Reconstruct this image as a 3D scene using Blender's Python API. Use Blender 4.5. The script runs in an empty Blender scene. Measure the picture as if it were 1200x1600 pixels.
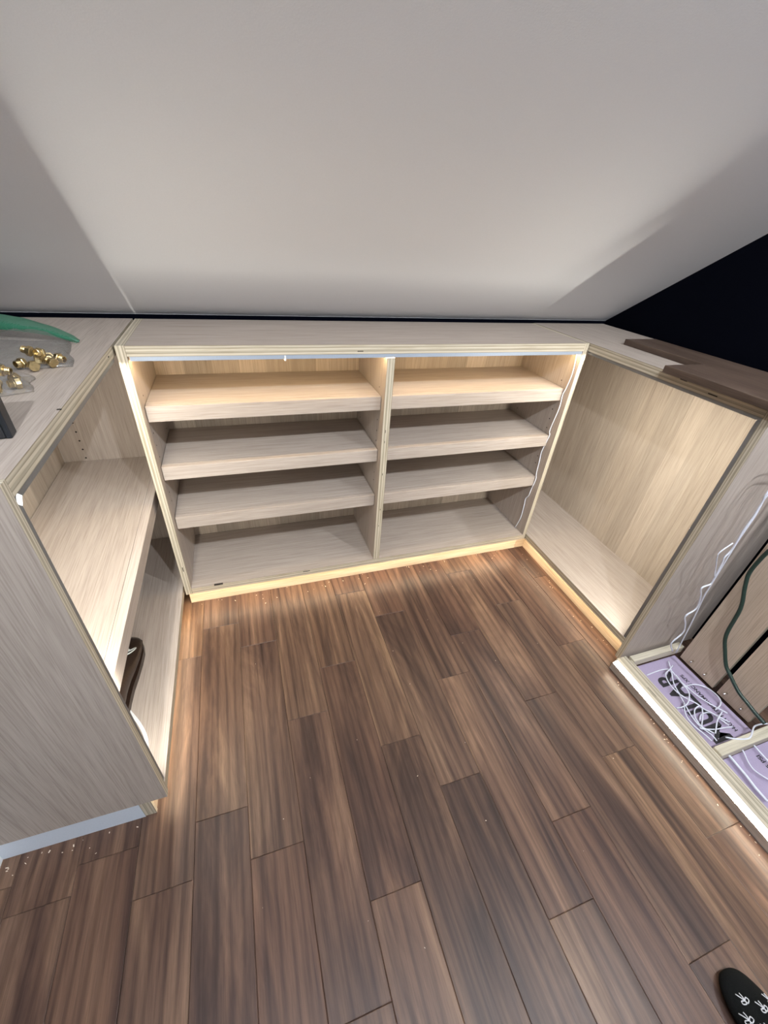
import bpy, math, random
from mathutils import Vector, Matrix, noise

# ------------------------------------------------------------------ camera, world, lights, exposure
scene = bpy.context.scene
COL = scene.collection
random.seed(7)

CAM_POS = (0.2606, -1.1045, 1.1389)
YAW, PITCH, ROLL = -0.3605, -0.6075, -0.0837
FOCAL_PX = 645.8
cam_data = bpy.data.cameras.new('camera')
cam_data.sensor_fit = 'HORIZONTAL'
cam_data.sensor_width = 36.0
cam_data.lens = 36.0 * FOCAL_PX / 1200.0
cam_data.clip_start = 0.02
cam = bpy.data.objects.new('camera', cam_data)
COL.objects.link(cam)
_m = Matrix.Rotation(YAW, 3, 'Z') @ Matrix.Rotation(PITCH, 3, 'X') @ Matrix.Rotation(ROLL, 3, 'Y')
_r = Matrix((_m.col[0], _m.col[2], -_m.col[1])).transposed()
cam.matrix_world = Matrix.Translation(CAM_POS) @ _r.to_4x4()
scene.camera = cam

world = bpy.data.worlds.new('world')
world.use_nodes = True
world.node_tree.nodes['Background'].inputs['Color'].default_value = (0.5, 0.5, 0.52, 1)
world.node_tree.nodes['Background'].inputs['Strength'].default_value = 0.02
scene.world = world

scene.view_settings.view_transform = 'Standard'
scene.view_settings.look = 'None'
scene.view_settings.gamma = 1.0
scene.view_settings.use_curve_mapping = False
scene.view_settings.exposure = 0.0
scene.cycles.max_bounces = 10
scene.cycles.diffuse_bounces = 6
scene.cycles.glossy_bounces = 4
scene.cycles.transmission_bounces = 6
scene.cycles.transparent_max_bounces = 12
scene.cycles.sample_clamp_indirect = 8.0

# bare bulbs on ceiling holders behind the camera (x, y, z, radiant intensity)
BULBS = [(0.72, -1.50, 2.00, 5.2), (0.10, -1.52, 2.01, 5.0), (1.56, -1.36, 1.91, 5.0)]
BULB_R = 0.018
ROOM_COLOR = (0.90, 0.95, 1.0)
LED_WARM = (1.0, 0.75, 0.42)
LED_TOE = 36.0
LED_TOP = 44.0
LED_IN = 112.0
LED_BAY = 130.0
LED_SIDE = (1.0, 0.97, 0.87)

# ------------------------------------------------------------------ helpers
def link(o, parent=None):
    COL.objects.link(o)
    if parent is not None:
        o.parent = parent
    return o

def tag(o, label=None, cat=None, group=None, kind=None):
    if label: o['label'] = label
    if cat: o['category'] = cat
    if group: o['group'] = group
    if kind: o['kind'] = kind
    return o

def empty(name, loc, rz=0.0):
    o = bpy.data.objects.new(name, None)
    o.empty_display_size = 0.05
    o.location = loc
    o.rotation_euler = (0, 0, rz)
    return link(o)

def root_loc(parent):
    v = Vector((0, 0, 0))
    while parent is not None:
        v += parent.location
        parent = parent.parent
    return v

def mesh_obj(name, verts, faces, mats, parent=None, fmat=None, smooth=False, origin=None):
    """verts in world coordinates; the origin goes to the middle of the bottom"""
    if origin is None:
        xs, ys, zs = zip(*verts)
        origin = Vector(((min(xs) + max(xs)) / 2, (min(ys) + max(ys)) / 2, min(zs)))
    origin = Vector(origin)
    me = bpy.data.meshes.new(name)
    me.from_pydata([tuple(Vector(v) - origin) for v in verts], [], faces)
    if not isinstance(mats, (list, tuple)): mats = [mats]
    for m in mats: me.materials.append(m)
    if fmat:
        for p, i in zip(me.polygons, fmat): p.material_index = i
    if smooth:
        for p in me.polygons: p.use_smooth = True
    me.update()
    o = bpy.data.objects.new(name, me)
    link(o, parent)
    o.location = origin - root_loc(parent)
    return o

BOXF = [(0, 3, 2, 1), (4, 5, 6, 7), (0, 1, 5, 4), (1, 2, 6, 5), (2, 3, 7, 6), (3, 0, 4, 7)]
BOXN = ['-z', '+z', '-y', '+x', '+y', '-x']
def boxv(x0, x1, y0, y1, z0, z1):
    return [(x0, y0, z0), (x1, y0, z0), (x1, y1, z0), (x0, y1, z0), (x0, y0, z1), (x1, y0, z1), (x1, y1, z1), (x0, y1, z1)]

def box(name, x0, x1, y0, y1, z0, z1, mat, parent=None, faces=None, bevel=0.0):
    """faces: {'-y': material} overrides for single sides"""
    mats = [mat]; fm = [0] * 6
    if faces:
        for k, m in faces.items():
            if m not in mats: mats.append(m)
            fm[BOXN.index(k)] = mats.index(m)
    o = mesh_obj(name, boxv(x0, x1, y0, y1, z0, z1), BOXF, mats, parent, fm)
    if bevel:
        b = o.modifiers.new('bevel', 'BEVEL'); b.width = bevel; b.segments = 2; b.limit_method = 'ANGLE'
    return o

def quad_strip_tube(path, radius, sides=6, cap=True):
    pts = [Vector(p) for p in path]
    n = len(pts); V = []; F = []
    t0 = (pts[1] - pts[0]).normalized()
    ref = Vector((0, 0, 1)) if abs(t0.z) < 0.9 else Vector((1, 0, 0))
    u = t0.cross(ref).normalized()
    for i in range(n):
        t = (pts[min(i + 1, n - 1)] - pts[max(i - 1, 0)])
        t = t.normalized() if t.length > 1e-9 else t0
        u = (u - t * u.dot(t)); u = u.normalized() if u.length > 1e-9 else t.orthogonal().normalized()
        w = t.cross(u)
        r = radius[i] if isinstance(radius, (list, tuple)) else radius
        for k in range(sides):
            a = 2 * math.pi * k / sides
            V.append(tuple(pts[i] + u * (math.cos(a) * r) + w * (math.sin(a) * r)))
    for i in range(n - 1):
        for k in range(sides):
            a = i * sides + k; b = i * sides + (k + 1) % sides
            F.append((a, b, b + sides, a + sides))
    if cap:
        F.append(tuple(range(sides))[::-1]); F.append(tuple((n - 1) * sides + k for k in range(sides)))
    return V, F

def smooth_path(pts, k=5):
    P = [Vector(p) for p in pts]
    P = [P[0] * 2 - P[1]] + P + [P[-1] * 2 - P[-2]]
    out = []
    for i in range(1, len(P) - 2):
        a, b, c, d = P[i - 1], P[i], P[i + 1], P[i + 2]
        for s in range(k):
            t = s / k
            out.append(0.5 * ((2 * b) + (c - a) * t + (2 * a - 5 * b + 4 * c - d) * t * t + (3 * b - a - 3 * c + d) * t ** 3))
    out.append(P[-2])
    return out

def tube(name, pts, r, mat, parent=None, sides=6, k=5):
    V, F = quad_strip_tube(smooth_path(pts, k), r, sides)
    return mesh_obj(name, V, F, mat, parent, smooth=True)

def lathe(name, prof, center, mat, parent=None, seg=12, axis='z', smooth=True):
    V = []; F = []; n = len(prof)
    for k in range(seg):
        a = 2 * math.pi * k / seg
        for r, h in prof:
            if axis == 'z': q = (r * math.cos(a), r * math.sin(a), h)
            elif axis == 'x': q = (h, r * math.cos(a), r * math.sin(a))
            else: q = (r * math.cos(a), h, r * math.sin(a))
            V.append(tuple(Vector(center) + Vector(q)))
    for k in range(seg):
        k2 = (k + 1) % seg
        for i in range(n - 1):
            F.append((k * n + i, k2 * n + i, k2 * n + i + 1, k * n + i + 1))
    F.append(tuple(k * n for k in range(seg))[::-1]); F.append(tuple(k * n + n - 1 for k in range(seg)))
    return mesh_obj(name, V, F, mat, parent, smooth=smooth)

# ------------------------------------------------------------------ materials
def new_mat(name):
    m = bpy.data.materials.new(name); m.use_nodes = True
    nt = m.node_tree
    return m, nt, nt.nodes['Principled BSDF']

def N(nt, typ, **kw):
    n = nt.nodes.new(typ)
    for k, v in kw.items():
        setattr(n, k, v)
    return n

def ramp(nt, stops, interp='LINEAR'):
    r = nt.nodes.new('ShaderNodeValToRGB')
    r.color_ramp.interpolation = interp
    els = r.color_ramp.elements
    while len(els) < len(stops): els.new(0.5)
    for e, (p, c) in zip(els, stops):
        e.position = p; e.color = (*c, 1) if len(c) == 3 else c
    return r

def mix(nt, mode, fac, a, b):
    m = nt.nodes.new('ShaderNodeMix'); m.data_type = 'RGBA'; m.blend_type = mode
    def put(sock, v):
        if isinstance(v, bpy.types.NodeSocket): nt.links.new(v, sock)
        elif isinstance(v, (int, float)): sock.default_value = v
        else: sock.default_value = (*v, 1)
    put(m.inputs[0], fac); put(m.inputs[6], a); put(m.inputs[7], b)
    return m.outputs[2]

def coords(nt, scale, offset=True):
    tc = N(nt, 'ShaderNodeTexCoord')
    out = tc.outputs['Object']
    if offset:
        oi = N(nt, 'ShaderNodeObjectInfo')
        mu = N(nt, 'ShaderNodeMath', operation='MULTIPLY'); mu.inputs[1].default_value = 23.7
        nt.links.new(oi.outputs['Random'], mu.inputs[0])
        ad = N(nt, 'ShaderNodeVectorMath', operation='ADD')
        nt.links.new(out, ad.inputs[0]); nt.links.new(mu.outputs[0], ad.inputs[1])
        out = ad.outputs[0]
    mp = N(nt, 'ShaderNodeMapping'); mp.inputs['Scale'].default_value = scale
    nt.links.new(out, mp.inputs['Vector'])
    return mp.outputs['Vector']

def noise_tex(nt, vec, scale, detail=4, rough=0.55, dist=0.0):
    n = N(nt, 'ShaderNodeTexNoise')
    n.inputs['Scale'].default_value = scale; n.inputs['Detail'].default_value = detail
    n.inputs['Roughness'].default_value = rough; n.inputs['Distortion'].default_value = dist
    nt.links.new(vec, n.inputs['Vector'])
    return n.outputs['Fac']

def axis_scale(axis, along, across):
    return tuple(along if a == axis else across for a in 'xyz')

def oak(name, axis, dark=(0.365, 0.308, 0.266), light=(0.435, 0.373, 0.325), tone=0.05, rough=0.55):
    """pale oak veneer, grain along one axis"""
    m, nt, bs = new_mat(name)
    v1 = coords(nt, axis_scale(axis, 1.8, 34))
    v2 = coords(nt, axis_scale(axis, 9, 470))
    a = noise_tex(nt, v1, 2.6, 5, 0.6, 0.35)
    b = noise_tex(nt, v2, 1.0, 3, 0.6)
    c1 = ramp(nt, [(0.30, dark), (0.52, tuple((d + l) / 2 for d, l in zip(dark, light))), (0.72, light)])
    nt.links.new(a, c1.inputs[0])
    c2 = ramp(nt, [(0.34, (0.78, 0.76, 0.74)), (0.50, (1, 1, 1)), (0.70, (1.10, 1.10, 1.10))])
    nt.links.new(b, c2.inputs[0])
    col = mix(nt, 'MULTIPLY', 0.85, c1.outputs[0], c2.outputs[0])
    oi = N(nt, 'ShaderNodeObjectInfo')
    t = ramp(nt, [(0.0, (1 - tone, 1 - tone, 1 - tone)), (1.0, (1 + tone, 1 + tone, 1 + tone))])
    nt.links.new(oi.outputs['Random'], t.inputs[0])
    col = mix(nt, 'MULTIPLY', 1.0, col, t.outputs[0])
    nt.links.new(col, bs.inputs['Base Color'])
    bs.inputs['Roughness'].default_value = rough
    bs.inputs['Specular IOR Level'].default_value = 0.3
    bp = N(nt, 'ShaderNodeBump'); bp.inputs['Strength'].default_value = 0.06; bp.inputs['Distance'].default_value = 0.002
    nt.links.new(b, bp.inputs['Height']); nt.links.new(bp.outputs[0], bs.inputs['Normal'])
    return m

def ply(name, axis, along):
    """plywood edge: plies stacked along `axis`, running along `along`"""
    m, nt, bs = new_mat(name)
    tc = N(nt, 'ShaderNodeTexCoord')
    sp = N(nt, 'ShaderNodeSeparateXYZ'); nt.links.new(tc.outputs['Generated'], sp.inputs[0])
    v = coords(nt, axis_scale(along, 3, 40))
    nz = noise_tex(nt, v, 2.0, 3)
    w = N(nt, 'ShaderNodeMath', operation='MULTIPLY_ADD'); w.inputs[1].default_value = 0.07; w.inputs[2].default_value = -0.035
    nt.links.new(nz, w.inputs[0])
    ad = N(nt, 'ShaderNodeMath', operation='ADD')
    nt.links.new(sp.outputs['xyz'.index(axis)], ad.inputs[0]); nt.links.new(w.outputs[0], ad.inputs[1])
    L = (0.56, 0.495, 0.385); D = (0.25, 0.212, 0.150); Mi = (0.40, 0.352, 0.268)
    r = ramp(nt, [(0.0, D), (0.07, L), (0.24, L), (0.27, D), (0.33, Mi), (0.46, Mi), (0.49, L), (0.66, L), (0.69, D), (0.75, Mi), (0.90, L), (0.97, D)])
    nt.links.new(ad.outputs[0], r.inputs[0])
    v2 = coords(nt, axis_scale(along, 6, 160))
    n2 = noise_tex(nt, v2, 1.5, 4)
    c2 = ramp(nt, [(0.33, (0.72, 0.68, 0.60)), (0.52, (1, 1, 1))])
    nt.links.new(n2, c2.inputs[0])
    col = mix(nt, 'MULTIPLY', 0.7, r.outputs[0], c2.outputs[0])
    nt.links.new(col, bs.inputs['Base Color'])
    bs.inputs['Roughness'].default_value = 0.6
    return m

def plain(name, col, rough=0.5, metal=0.0, bump=0.0, bscale=300, var=0.08):
    m, nt, bs = new_mat(name)
    v = coords(nt, (1, 1, 1))
    n = noise_tex(nt, v, bscale, 3)
    r = ramp(nt, [(0.3, tuple(c * (1 - var) for c in col)), (0.7, tuple(min(1, c * (1 + var)) for c in col))])
    nt.links.new(n, r.inputs[0]); nt.links.new(r.outputs[0], bs.inputs['Base Color'])
    bs.inputs['Roughness'].default_value = rough; bs.inputs['Metallic'].default_value = metal
    if bump:
        bp = N(nt, 'ShaderNodeBump'); bp.inputs['Strength'].default_value = bump; bp.inputs['Distance'].default_value = 0.001
        nt.links.new(n, bp.inputs['Height']); nt.links.new(bp.outputs[0], bs.inputs['Normal'])
    return m

def glow(name, col, strength):
    m, nt, bs = new_mat(name)
    bs.inputs['Base Color'].default_value = (0.9, 0.9, 0.88, 1)
    bs.inputs['Emission Color'].default_value = (*col, 1)
    bs.inputs['Emission Strength'].default_value = strength
    return m

def plank_mat():
    m, nt, bs = new_mat('acacia_plank')
    oi = N(nt, 'ShaderNodeObjectInfo')
    v1 = coords(nt, (8, 0.95, 8))
    v2 = coords(nt, (95, 2.4, 95))
    v3 = coords(nt, (520, 22, 520))
    vw = coords(nt, (10, 0.75, 10))
    a = noise_tex(nt, v1, 1.25, 5, 0.62, 1.3)
    wv = N(nt, 'ShaderNodeTexWave', wave_type='BANDS', bands_direction='X')
    wv.inputs['Scale'].default_value = 1.25; wv.inputs['Distortion'].default_value = 10.0
    wv.inputs['Detail'].default_value = 2.5; wv.inputs['Detail Scale'].default_value = 0.6; wv.inputs['Detail Roughness'].default_value = 0.55
    nt.links.new(vw, wv.inputs['Vector'])
    b = noise_tex(nt, v2, 1.0, 5, 0.65, 0.4)
    c = noise_tex(nt, v3, 1.0, 3, 0.6)
    r1 = ramp(nt, [(0.30, (0.034, 0.021, 0.018)), (0.42, (0.064, 0.038, 0.029)), (0.55, (0.104, 0.063, 0.045)), (0.70, (0.185, 0.118, 0.078))])
    nt.links.new(a, r1.inputs[0])
    r2 = ramp(nt, [(0.0, (0.58, 0.54, 0.53)), (0.30, (0.95, 0.94, 0.93)), (1.0, (1.10, 1.09, 1.06))])
    nt.links.new(wv.outputs['Fac'], r2.inputs[0])
    r3 = ramp(nt, [(0.30, (0.62, 0.58, 0.56)), (0.50, (1, 1, 1)), (0.68, (1.20, 1.18, 1.13))])
    nt.links.new(b, r3.inputs[0])
    r4 = ramp(nt, [(0.35, (0.80, 0.78, 0.77)), (0.55, (1.03, 1.03, 1.03))])
    nt.links.new(c, r4.inputs[0])
    col = mix(nt, 'MULTIPLY', 0.70, r1.outputs[0], r2.outputs[0])
    col = mix(nt, 'MULTIPLY', 0.85, col, r3.outputs[0])
    col = mix(nt, 'MULTIPLY', 0.75, col, r4.outputs[0])
    # each board has its own tone
    t = ramp(nt, [(0.0, (0.84, 0.81, 0.83)), (0.18, (1.0, 0.91, 0.88)), (0.36, (0.88, 0.88, 0.90)), (0.55, (1.06, 1.0, 0.96)),
                  (0.75, (0.96, 0.96, 0.96)), (0.90, (1.12, 1.10, 1.02)), (1.0, (1.35, 1.33, 1.15))])
    nt.links.new(oi.outputs['Random'], t.inputs[0])
    col = mix(nt, 'MULTIPLY', 1.0, col, t.outputs[0])
    nt.links.new(col, bs.inputs['Base Color'])
    rr = ramp(nt, [(0.3, (0.46, 0.46, 0.46)), (0.7, (0.36, 0.36, 0.36))])
    nt.links.new(b, rr.inputs[0]); nt.links.new(rr.outputs[0], bs.inputs['Roughness'])
    bs.inputs['Specular IOR Level'].default_value = 0.30
    bp = N(nt, 'ShaderNodeBump'); bp.inputs['Strength'].default_value = 0.12; bp.inputs['Distance'].default_value = 0.003
    nt.links.new(b, bp.inputs['Height']); nt.links.new(bp.outputs[0], bs.inputs['Normal'])
    return m

OAK = {a: oak('oak_veneer_' + a, a) for a in 'xyz'}
STRIP = {a: oak('oak_leaf_' + a, a, (0.385, 0.318, 0.255), (0.465, 0.392, 0.318), tone=0.17) for a in 'xyz'}
PLY = {}
def ply_edge(axis, along):
    k = axis + along
    if k not in PLY: PLY[k] = ply('plywood_edge_' + k, axis, along)
    return PLY[k]
M_PLANK = plank_mat()
OAK_TAN = oak('tan_oak', 'z', (0.48, 0.375, 0.285), (0.57, 0.455, 0.355), 0.04)
M_BOARD = oak('dark_board', 'y', (0.045, 0.028, 0.020), (0.120, 0.082, 0.062), 0.08, 0.5)
M_SUB = plain('subfloor', (0.012, 0.009, 0.007), 0.9)
M_CEIL = plain('ceiling_paint', (0.825, 0.825, 0.840), 0.9, bump=0.12, bscale=420, var=0.012)
M_NAVY = plain('navy_paint', (0.0010, 0.0014, 0.0040), 0.9, bump=0.1, bscale=260)
M_NAVY.node_tree.nodes['Principled BSDF'].inputs['Specular IOR Level'].default_value = 0.05
M_REAR = plain('grey_paint', (0.42, 0.43, 0.47), 0.8, var=0.03)
M_WHITE = plain('white_paint', (0.72, 0.73, 0.74), 0.5, var=0.03)
M_MELAMINE = plain('white_board', (0.62, 0.68, 0.76), 0.45, var=0.03)
M_ALU = plain('aluminium', (0.34, 0.39, 0.47), 0.45, 0.2, var=0.03)
M_DARKALU = plain('dark_aluminium', (0.20, 0.195, 0.19), 0.5, 0.3, var=0.05)
M_HOLE = plain('hole_dark', (0.02, 0.014, 0.01), 0.9)
M_SOFT = oak('pine_lumber', 'x', (0.46, 0.41, 0.31), (0.66, 0.60, 0.48), 0.05, 0.7)
M_SOFTY = oak('pine_rail', 'y', (0.46, 0.41, 0.31), (0.66, 0.60, 0.48), 0.05, 0.7)
M_TOE = oak('toe_lumber', 'x', (0.46, 0.36, 0.25), (0.62, 0.50, 0.37), 0.04, 0.55)
M_TOEY = oak('toe_lumber_y', 'y', (0.46, 0.36, 0.25), (0.62, 0.50, 0.37), 0.04, 0.55)
M_FOAM = plain('purple_foam', (0.36, 0.30, 0.42), 0.8, bump=0.15, bscale=500, var=0.05)
M_INK = plain('black_ink', (0.02, 0.018, 0.02), 0.8)
M_WIRE = plain('white_wire', (0.74, 0.76, 0.84), 0.4, var=0.02)
M_GREEN = plain('green_cable', (0.012, 0.030, 0.022), 0.45, var=0.05)
M_STEEL = plain('steel', (0.75, 0.73, 0.68), 0.25, 1.0)
M_BRASS = plain('brass', (0.60, 0.47, 0.25), 0.33, 1.0, var=0.2, bscale=90)
M_BLACK = plain('black_plastic', (0.016, 0.017, 0.020), 0.4, var=0.1)
M_SLATE = plain('slate_plastic', (0.009, 0.012, 0.016), 0.45, var=0.1)
M_LEATHER = plain('dark_leather', (0.022, 0.012, 0.008), 0.3, bump=0.3, bscale=220, var=0.25)
M_LACE = plain('grey_lace', (0.55, 0.58, 0.56), 0.6)
M_SOCK = plain('black_knit', (0.0055, 0.0058, 0.0058), 0.95, bump=0.6, bscale=900, var=0.35)
M_SOCK.node_tree.nodes['Principled BSDF'].inputs['Specular IOR Level'].default_value = 0.06
M_SOCKW = plain('white_knit', (0.55, 0.55, 0.58), 0.9, bump=0.4, bscale=900)
M_DUST = plain('sawdust', (0.70, 0.60, 0.48), 0.9)
M_PAPER = plain('label_paper', (0.70, 0.74, 0.80), 0.6, var=0.02)
G_TOE = glow('led_toe', (1.0, 0.80, 0.55), LED_TOE)
G_TOP = glow('led_top', LED_WARM, LED_TOP)
G_IN = glow('led_inside', LED_SIDE, LED_IN)
G_BAY = glow('led_bay', (1.0, 0.93, 0.78), 0.55)
G_BAYF = glow('led_bay_front', (1.0, 0.86, 0.64), LED_BAY)
G_INR = glow('led_inside_right', LED_SIDE, LED_IN * 1.35)

def plastic(name, tint, body, body_alpha, gloss, rough=0.10):
    """thin film: see-through, with a little body colour and a gloss layer that grows at grazing angles"""
    m, nt, bs = new_mat(name)
    out = nt.nodes['Material Output']
    tr = N(nt, 'ShaderNodeBsdfTransparent'); tr.inputs[0].default_value = (*tint, 1)
    bs.inputs['Base Color'].default_value = (*body, 1); bs.inputs['Roughness'].default_value = 0.5
    gl = N(nt, 'ShaderNodeBsdfGlossy'); gl.inputs['Roughness'].default_value = rough
    v = coords(nt, (1, 1, 1)); n = noise_tex(nt, v, 45, 4, 0.6, 1.0)
    bp = N(nt, 'ShaderNodeBump'); bp.inputs['Strength'].default_value = 0.7; bp.inputs['Distance'].default_value = 0.004
    nt.links.new(n, bp.inputs['Height']); nt.links.new(bp.outputs[0], gl.inputs['Normal'])
    m1 = N(nt, 'ShaderNodeMixShader'); m1.inputs[0].default_value = body_alpha
    nt.links.new(tr.outputs[0], m1.inputs[1]); nt.links.new(bs.outputs[0], m1.inputs[2])
    fr = N(nt, 'ShaderNodeFresnel'); fr.inputs['IOR'].default_value = 1.5
    nt.links.new(bp.outputs[0], fr.inputs['Normal'])
    mu = N(nt, 'ShaderNodeMath', operation='MULTIPLY'); mu.inputs[1].default_value = gloss
    nt.links.new(fr.outputs[0], mu.inputs[0])
    m2 = N(nt, 'ShaderNodeMixShader')
    nt.links.new(mu.outputs[0], m2.inputs[0]); nt.links.new(m1.outputs[0], m2.inputs[1]); nt.links.new(gl.outputs[0], m2.inputs[2])
    nt.links.new(m2.outputs[0], out.inputs['Surface'])
    return m
M_CLEAR = plastic('clear_plastic', (0.98, 0.98, 0.98), (0.80, 0.80, 0.80), 0.05, 0.38, 0.12)
M_GREENZIP = plastic('green_plastic', (0.10, 0.40, 0.25), (0.030, 0.155, 0.088), 0.95, 0.22, 0.3)
# ------------------------------------------------------------------ the setting
XL, XR = -0.0055, 1.3259           # front planes of the left and right cabinets
W = 1.3225                         # width of the back cabinet
ZB, ZBT, H = 0.082, 0.1065, 0.874  # underside and top of the bottoms, height of the tops
TT = 0.0245
XWL, XWR = -0.345, 1.685           # side walls
YW, YR = 0.335, -3.3               # knee wall and rear wall
def slope_z(y): return 0.877 + 0.672 * (0.339 - y)
YF = -1.85                         # here the slope meets the flat ceiling
ZF = slope_z(YF)

# subfloor with boards
floor = tag(box('floor', XWL - 0.1, XWR + 0.1, YR - 0.1, YW + 0.1, -0.05, -0.014, M_SUB), kind='structure',
            label='dark hand-scraped wood plank floor running towards the shelves')
PITCHX, PLEN, X0 = 0.1136, 0.5605, 0.0405
JOINTS = {-1: -0.193, 0: -0.089, 1: -0.193, 2: -0.472, 3: -0.333, 4: -0.607, 5: -0.179, 6: -0.467, 7: -0.325, 8: -0.042, 9: -0.239, 10: -0.460}
def plank_mesh(name, w, l):
    g, b, d = 0.00025, 0.0013, 0.0008
    x, y = w / 2 - g, l / 2 - g
    V = []
    for xx, yy, zz in ((x, y, -0.014), (x, y, -d), (x - b, y - b * 0.8, 0.0)):
        V += [(-xx, -yy, zz), (xx, -yy, zz), (xx, yy, zz), (-xx, yy, zz)]
    F = [(8, 9, 10, 11)]
    for k in range(2):
        for i in range(4):
            a, c = k * 4 + i, k * 4 + (i + 1) % 4
            F.append((a, c, c + 4, a + 4))
    me = bpy.data.meshes.new(name); me.from_pydata(V, [], F); me.materials.append(M_PLANK); me.update()
    return me
_pl = {}
for c in range(-4, 15):
    x0 = X0 + c * PITCHX; x1 = x0 + PITCHX
    if c <= -3 and False: continue
    j = JOINTS.get(c, -0.1 - 0.19 * ((c * 3) % 3) - 0.05 * (c % 2))
    x0c, x1c = max(x0, XWL + 0.002), min(x1, XWR - 0.002)
    if x1c - x0c < 0.02: continue
    y = j
    while y < YW: y += PLEN
    while y > YR:
        ya, yb = max(y - PLEN, YR + 0.002), min(y, YW - 0.002)
        if yb - ya > 0.02:
            key = (round(x1c - x0c, 4), round(yb - ya, 4))
            if key not in _pl: _pl[key] = plank_mesh('plank', *key)
            o = bpy.data.objects.new('plank', _pl[key]); link(o, floor)
            o.location = Vector(((x0c + x1c) / 2, (ya + yb) / 2, 0)) - floor.location
        y -= PLEN

wall_back = tag(box('wall_back', XWL - 0.1, XWR + 0.1, YW, YW + 0.08, -0.014, 0.93, M_NAVY), kind='structure', label='low navy knee wall behind the shelves')
wall_right = tag(box('wall_right', XWR, XWR + 0.08, YR, YW, -0.014, 3.0, M_NAVY), kind='structure', label='navy painted wall right of the slope')
wall_left = tag(box('wall_left', XWL - 0.08, XWL, YR, YW, -0.014, 3.0, M_NAVY), kind='structure', label='navy painted wall behind the left cabinet')
wall_rear = tag(box('wall_rear', XWL - 0.08, XWR + 0.08, YR - 0.08, YR, -0.014, 3.0, M_REAR), kind='structure', label='grey wall behind the viewer')
d = 0.06
cv = [(YW + 0.06, slope_z(YW + 0.06)), (YF, ZF), (YR - 0.08, ZF)]
V = []
for x in (XWL - 0.02, XWR + 0.02):
    V += [(x, y, z) for y, z in cv] + [(x, y, z + 0.09) for y, z in cv]
F = [(0, 1, 7, 6), (1, 2, 8, 7), (3, 9, 10, 4), (4, 10, 11, 5), (0, 3, 4, 1), (1, 4, 5, 2), (6, 7, 10, 9), (7, 8, 11, 10), (0, 6, 9, 3), (2, 5, 11, 8)]
ceiling = tag(mesh_obj('ceiling', V, [f[::-1] for f in F], M_CEIL), kind='structure', label='white sloped attic ceiling over the cabinets')
# white strip added as a painted highlight where the slope meets the walls
edge_highlight = tag(box('edge_highlight_1', XWL, XWR, YW - 0.0015, YW, slope_z(YW) + 0.0005, slope_z(YW) + 0.003, M_WHITE), kind='structure', label='thin white strip painted in as the edge highlight under the slope')
base_l = tag(box('baseboard_left', XWL, XWL + 0.014, YR + 0.01, -0.60, 0.0, 0.11, M_WHITE, bevel=0.003), kind='structure', label='white baseboard at the end of the left cabinet')

# bulbs on ceiling holders, behind the viewer
for i, (x, y, z, inten) in enumerate(BULBS):
    zz = slope_z(y)
    t = tag(empty('ceiling_bulb', (x, y, zz)), ['bare bulb in the middle of the slope behind the viewer', 'bare bulb at the left of the slope behind the viewer', 'bare bulb at the right of the slope behind the viewer'][i], 'lamp', 'bulbs behind the viewer')
    hd = lathe('holder', [(0.045, 0.03), (0.045, -0.004), (0.020, -0.010), (0.016, -(zz - z - BULB_R) - 0.004)], (x, y, zz), M_WHITE, t, 20)
    prof = [(max(0.0005, BULB_R * math.sin(math.pi * k / 8)), -BULB_R * math.cos(math.pi * k / 8)) for k in range(9)]
    lathe('bulb', prof, (x, y, z), glow('bulb_glow', ROOM_COLOR, inten / (math.pi * BULB_R ** 2)), t, 12)

# ------------------------------------------------------------------ cabinets
def veneer_strips(parent, plane, pos, a0, a1, z0, z1, width, sgn, mats):
    """leaves of veneer across a back panel, each its own strip"""
    n = max(1, round((a1 - a0) / width)); w = (a1 - a0) / n
    for i in range(n):
        s, e = a0 + i * w + 0.0002, a0 + (i + 1) * w - 0.0002
        th = 0.0006 + 0.0003 * (i % 2)
        if plane == 'y': box('veneer_strip', s, e, pos - th, pos, z0, z1, mats, parent)
        elif sgn < 0: box('veneer_strip', pos - th, pos, s, e, z0, z1, mats, parent)
        else: box('veneer_strip', pos, pos + th, s, e, z0, z1, mats, parent)

def pin_hole(parent, c, axis, r=0.0026):
    return lathe('pin_hole', [(r, -0.0003), (r, 0.0003)], c, M_HOLE, parent, 8, axis, False)

def void(parent, x, y, z, sx, sy, sz):
    return box('ply_void', x - sx, x + sx, y - sy, y + sy, z - sz, z + sz, M_HOLE, parent)

# ---- back shelf unit
bc = tag(empty('shelf_unit', (W / 2, 0.15, 0.0)), 'oak plywood shelf unit with six shelves under the slope, lit along its top', 'shelf unit')
TL, TR = 0.0205, 0.0150
sl = box('side_panel', 0, TL, 0, 0.30, ZB, H, OAK['z'], bc, {'-y': ply_edge('x', 'z'), '+z': ply_edge('x', 'y')})
sr = box('side_panel', W - TR, W, 0, 0.30, ZB, H, OAK['z'], bc, {'-y': ply_edge('x', 'z'), '+z': ply_edge('x', 'y')})
top = box('top_panel', TL, W - TR, 0, 0.30, H - TT, H, OAK['x'], bc, {'-y': ply_edge('z', 'x')})
void(top, 0.572, 0, 0.8567, 0.008, 0.0003, 0.0011); void(sl, 0.0115, 0, 0.194, 0.0011, 0.0003, 0.009)
bot = box('bottom_panel', TL, W - TR, 0, 0.292, ZB, ZBT, OAK['x'], bc, {'-y': ply_edge('z', 'x')})
void(bot, 0.40, 0, 0.1005, 0.012, 0.0003, 0.0015); void(bot, 0.105, 0.001, 0.1056, 0.014, 0.003, 0.0012)
XD0, XD1 = 0.650, 0.6728
dv = box('divider', XD0, XD1, 0.001, 0.292, ZBT, H - TT - 0.012, OAK['z'], bc, {'-y': ply_edge('x', 'z')})
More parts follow.
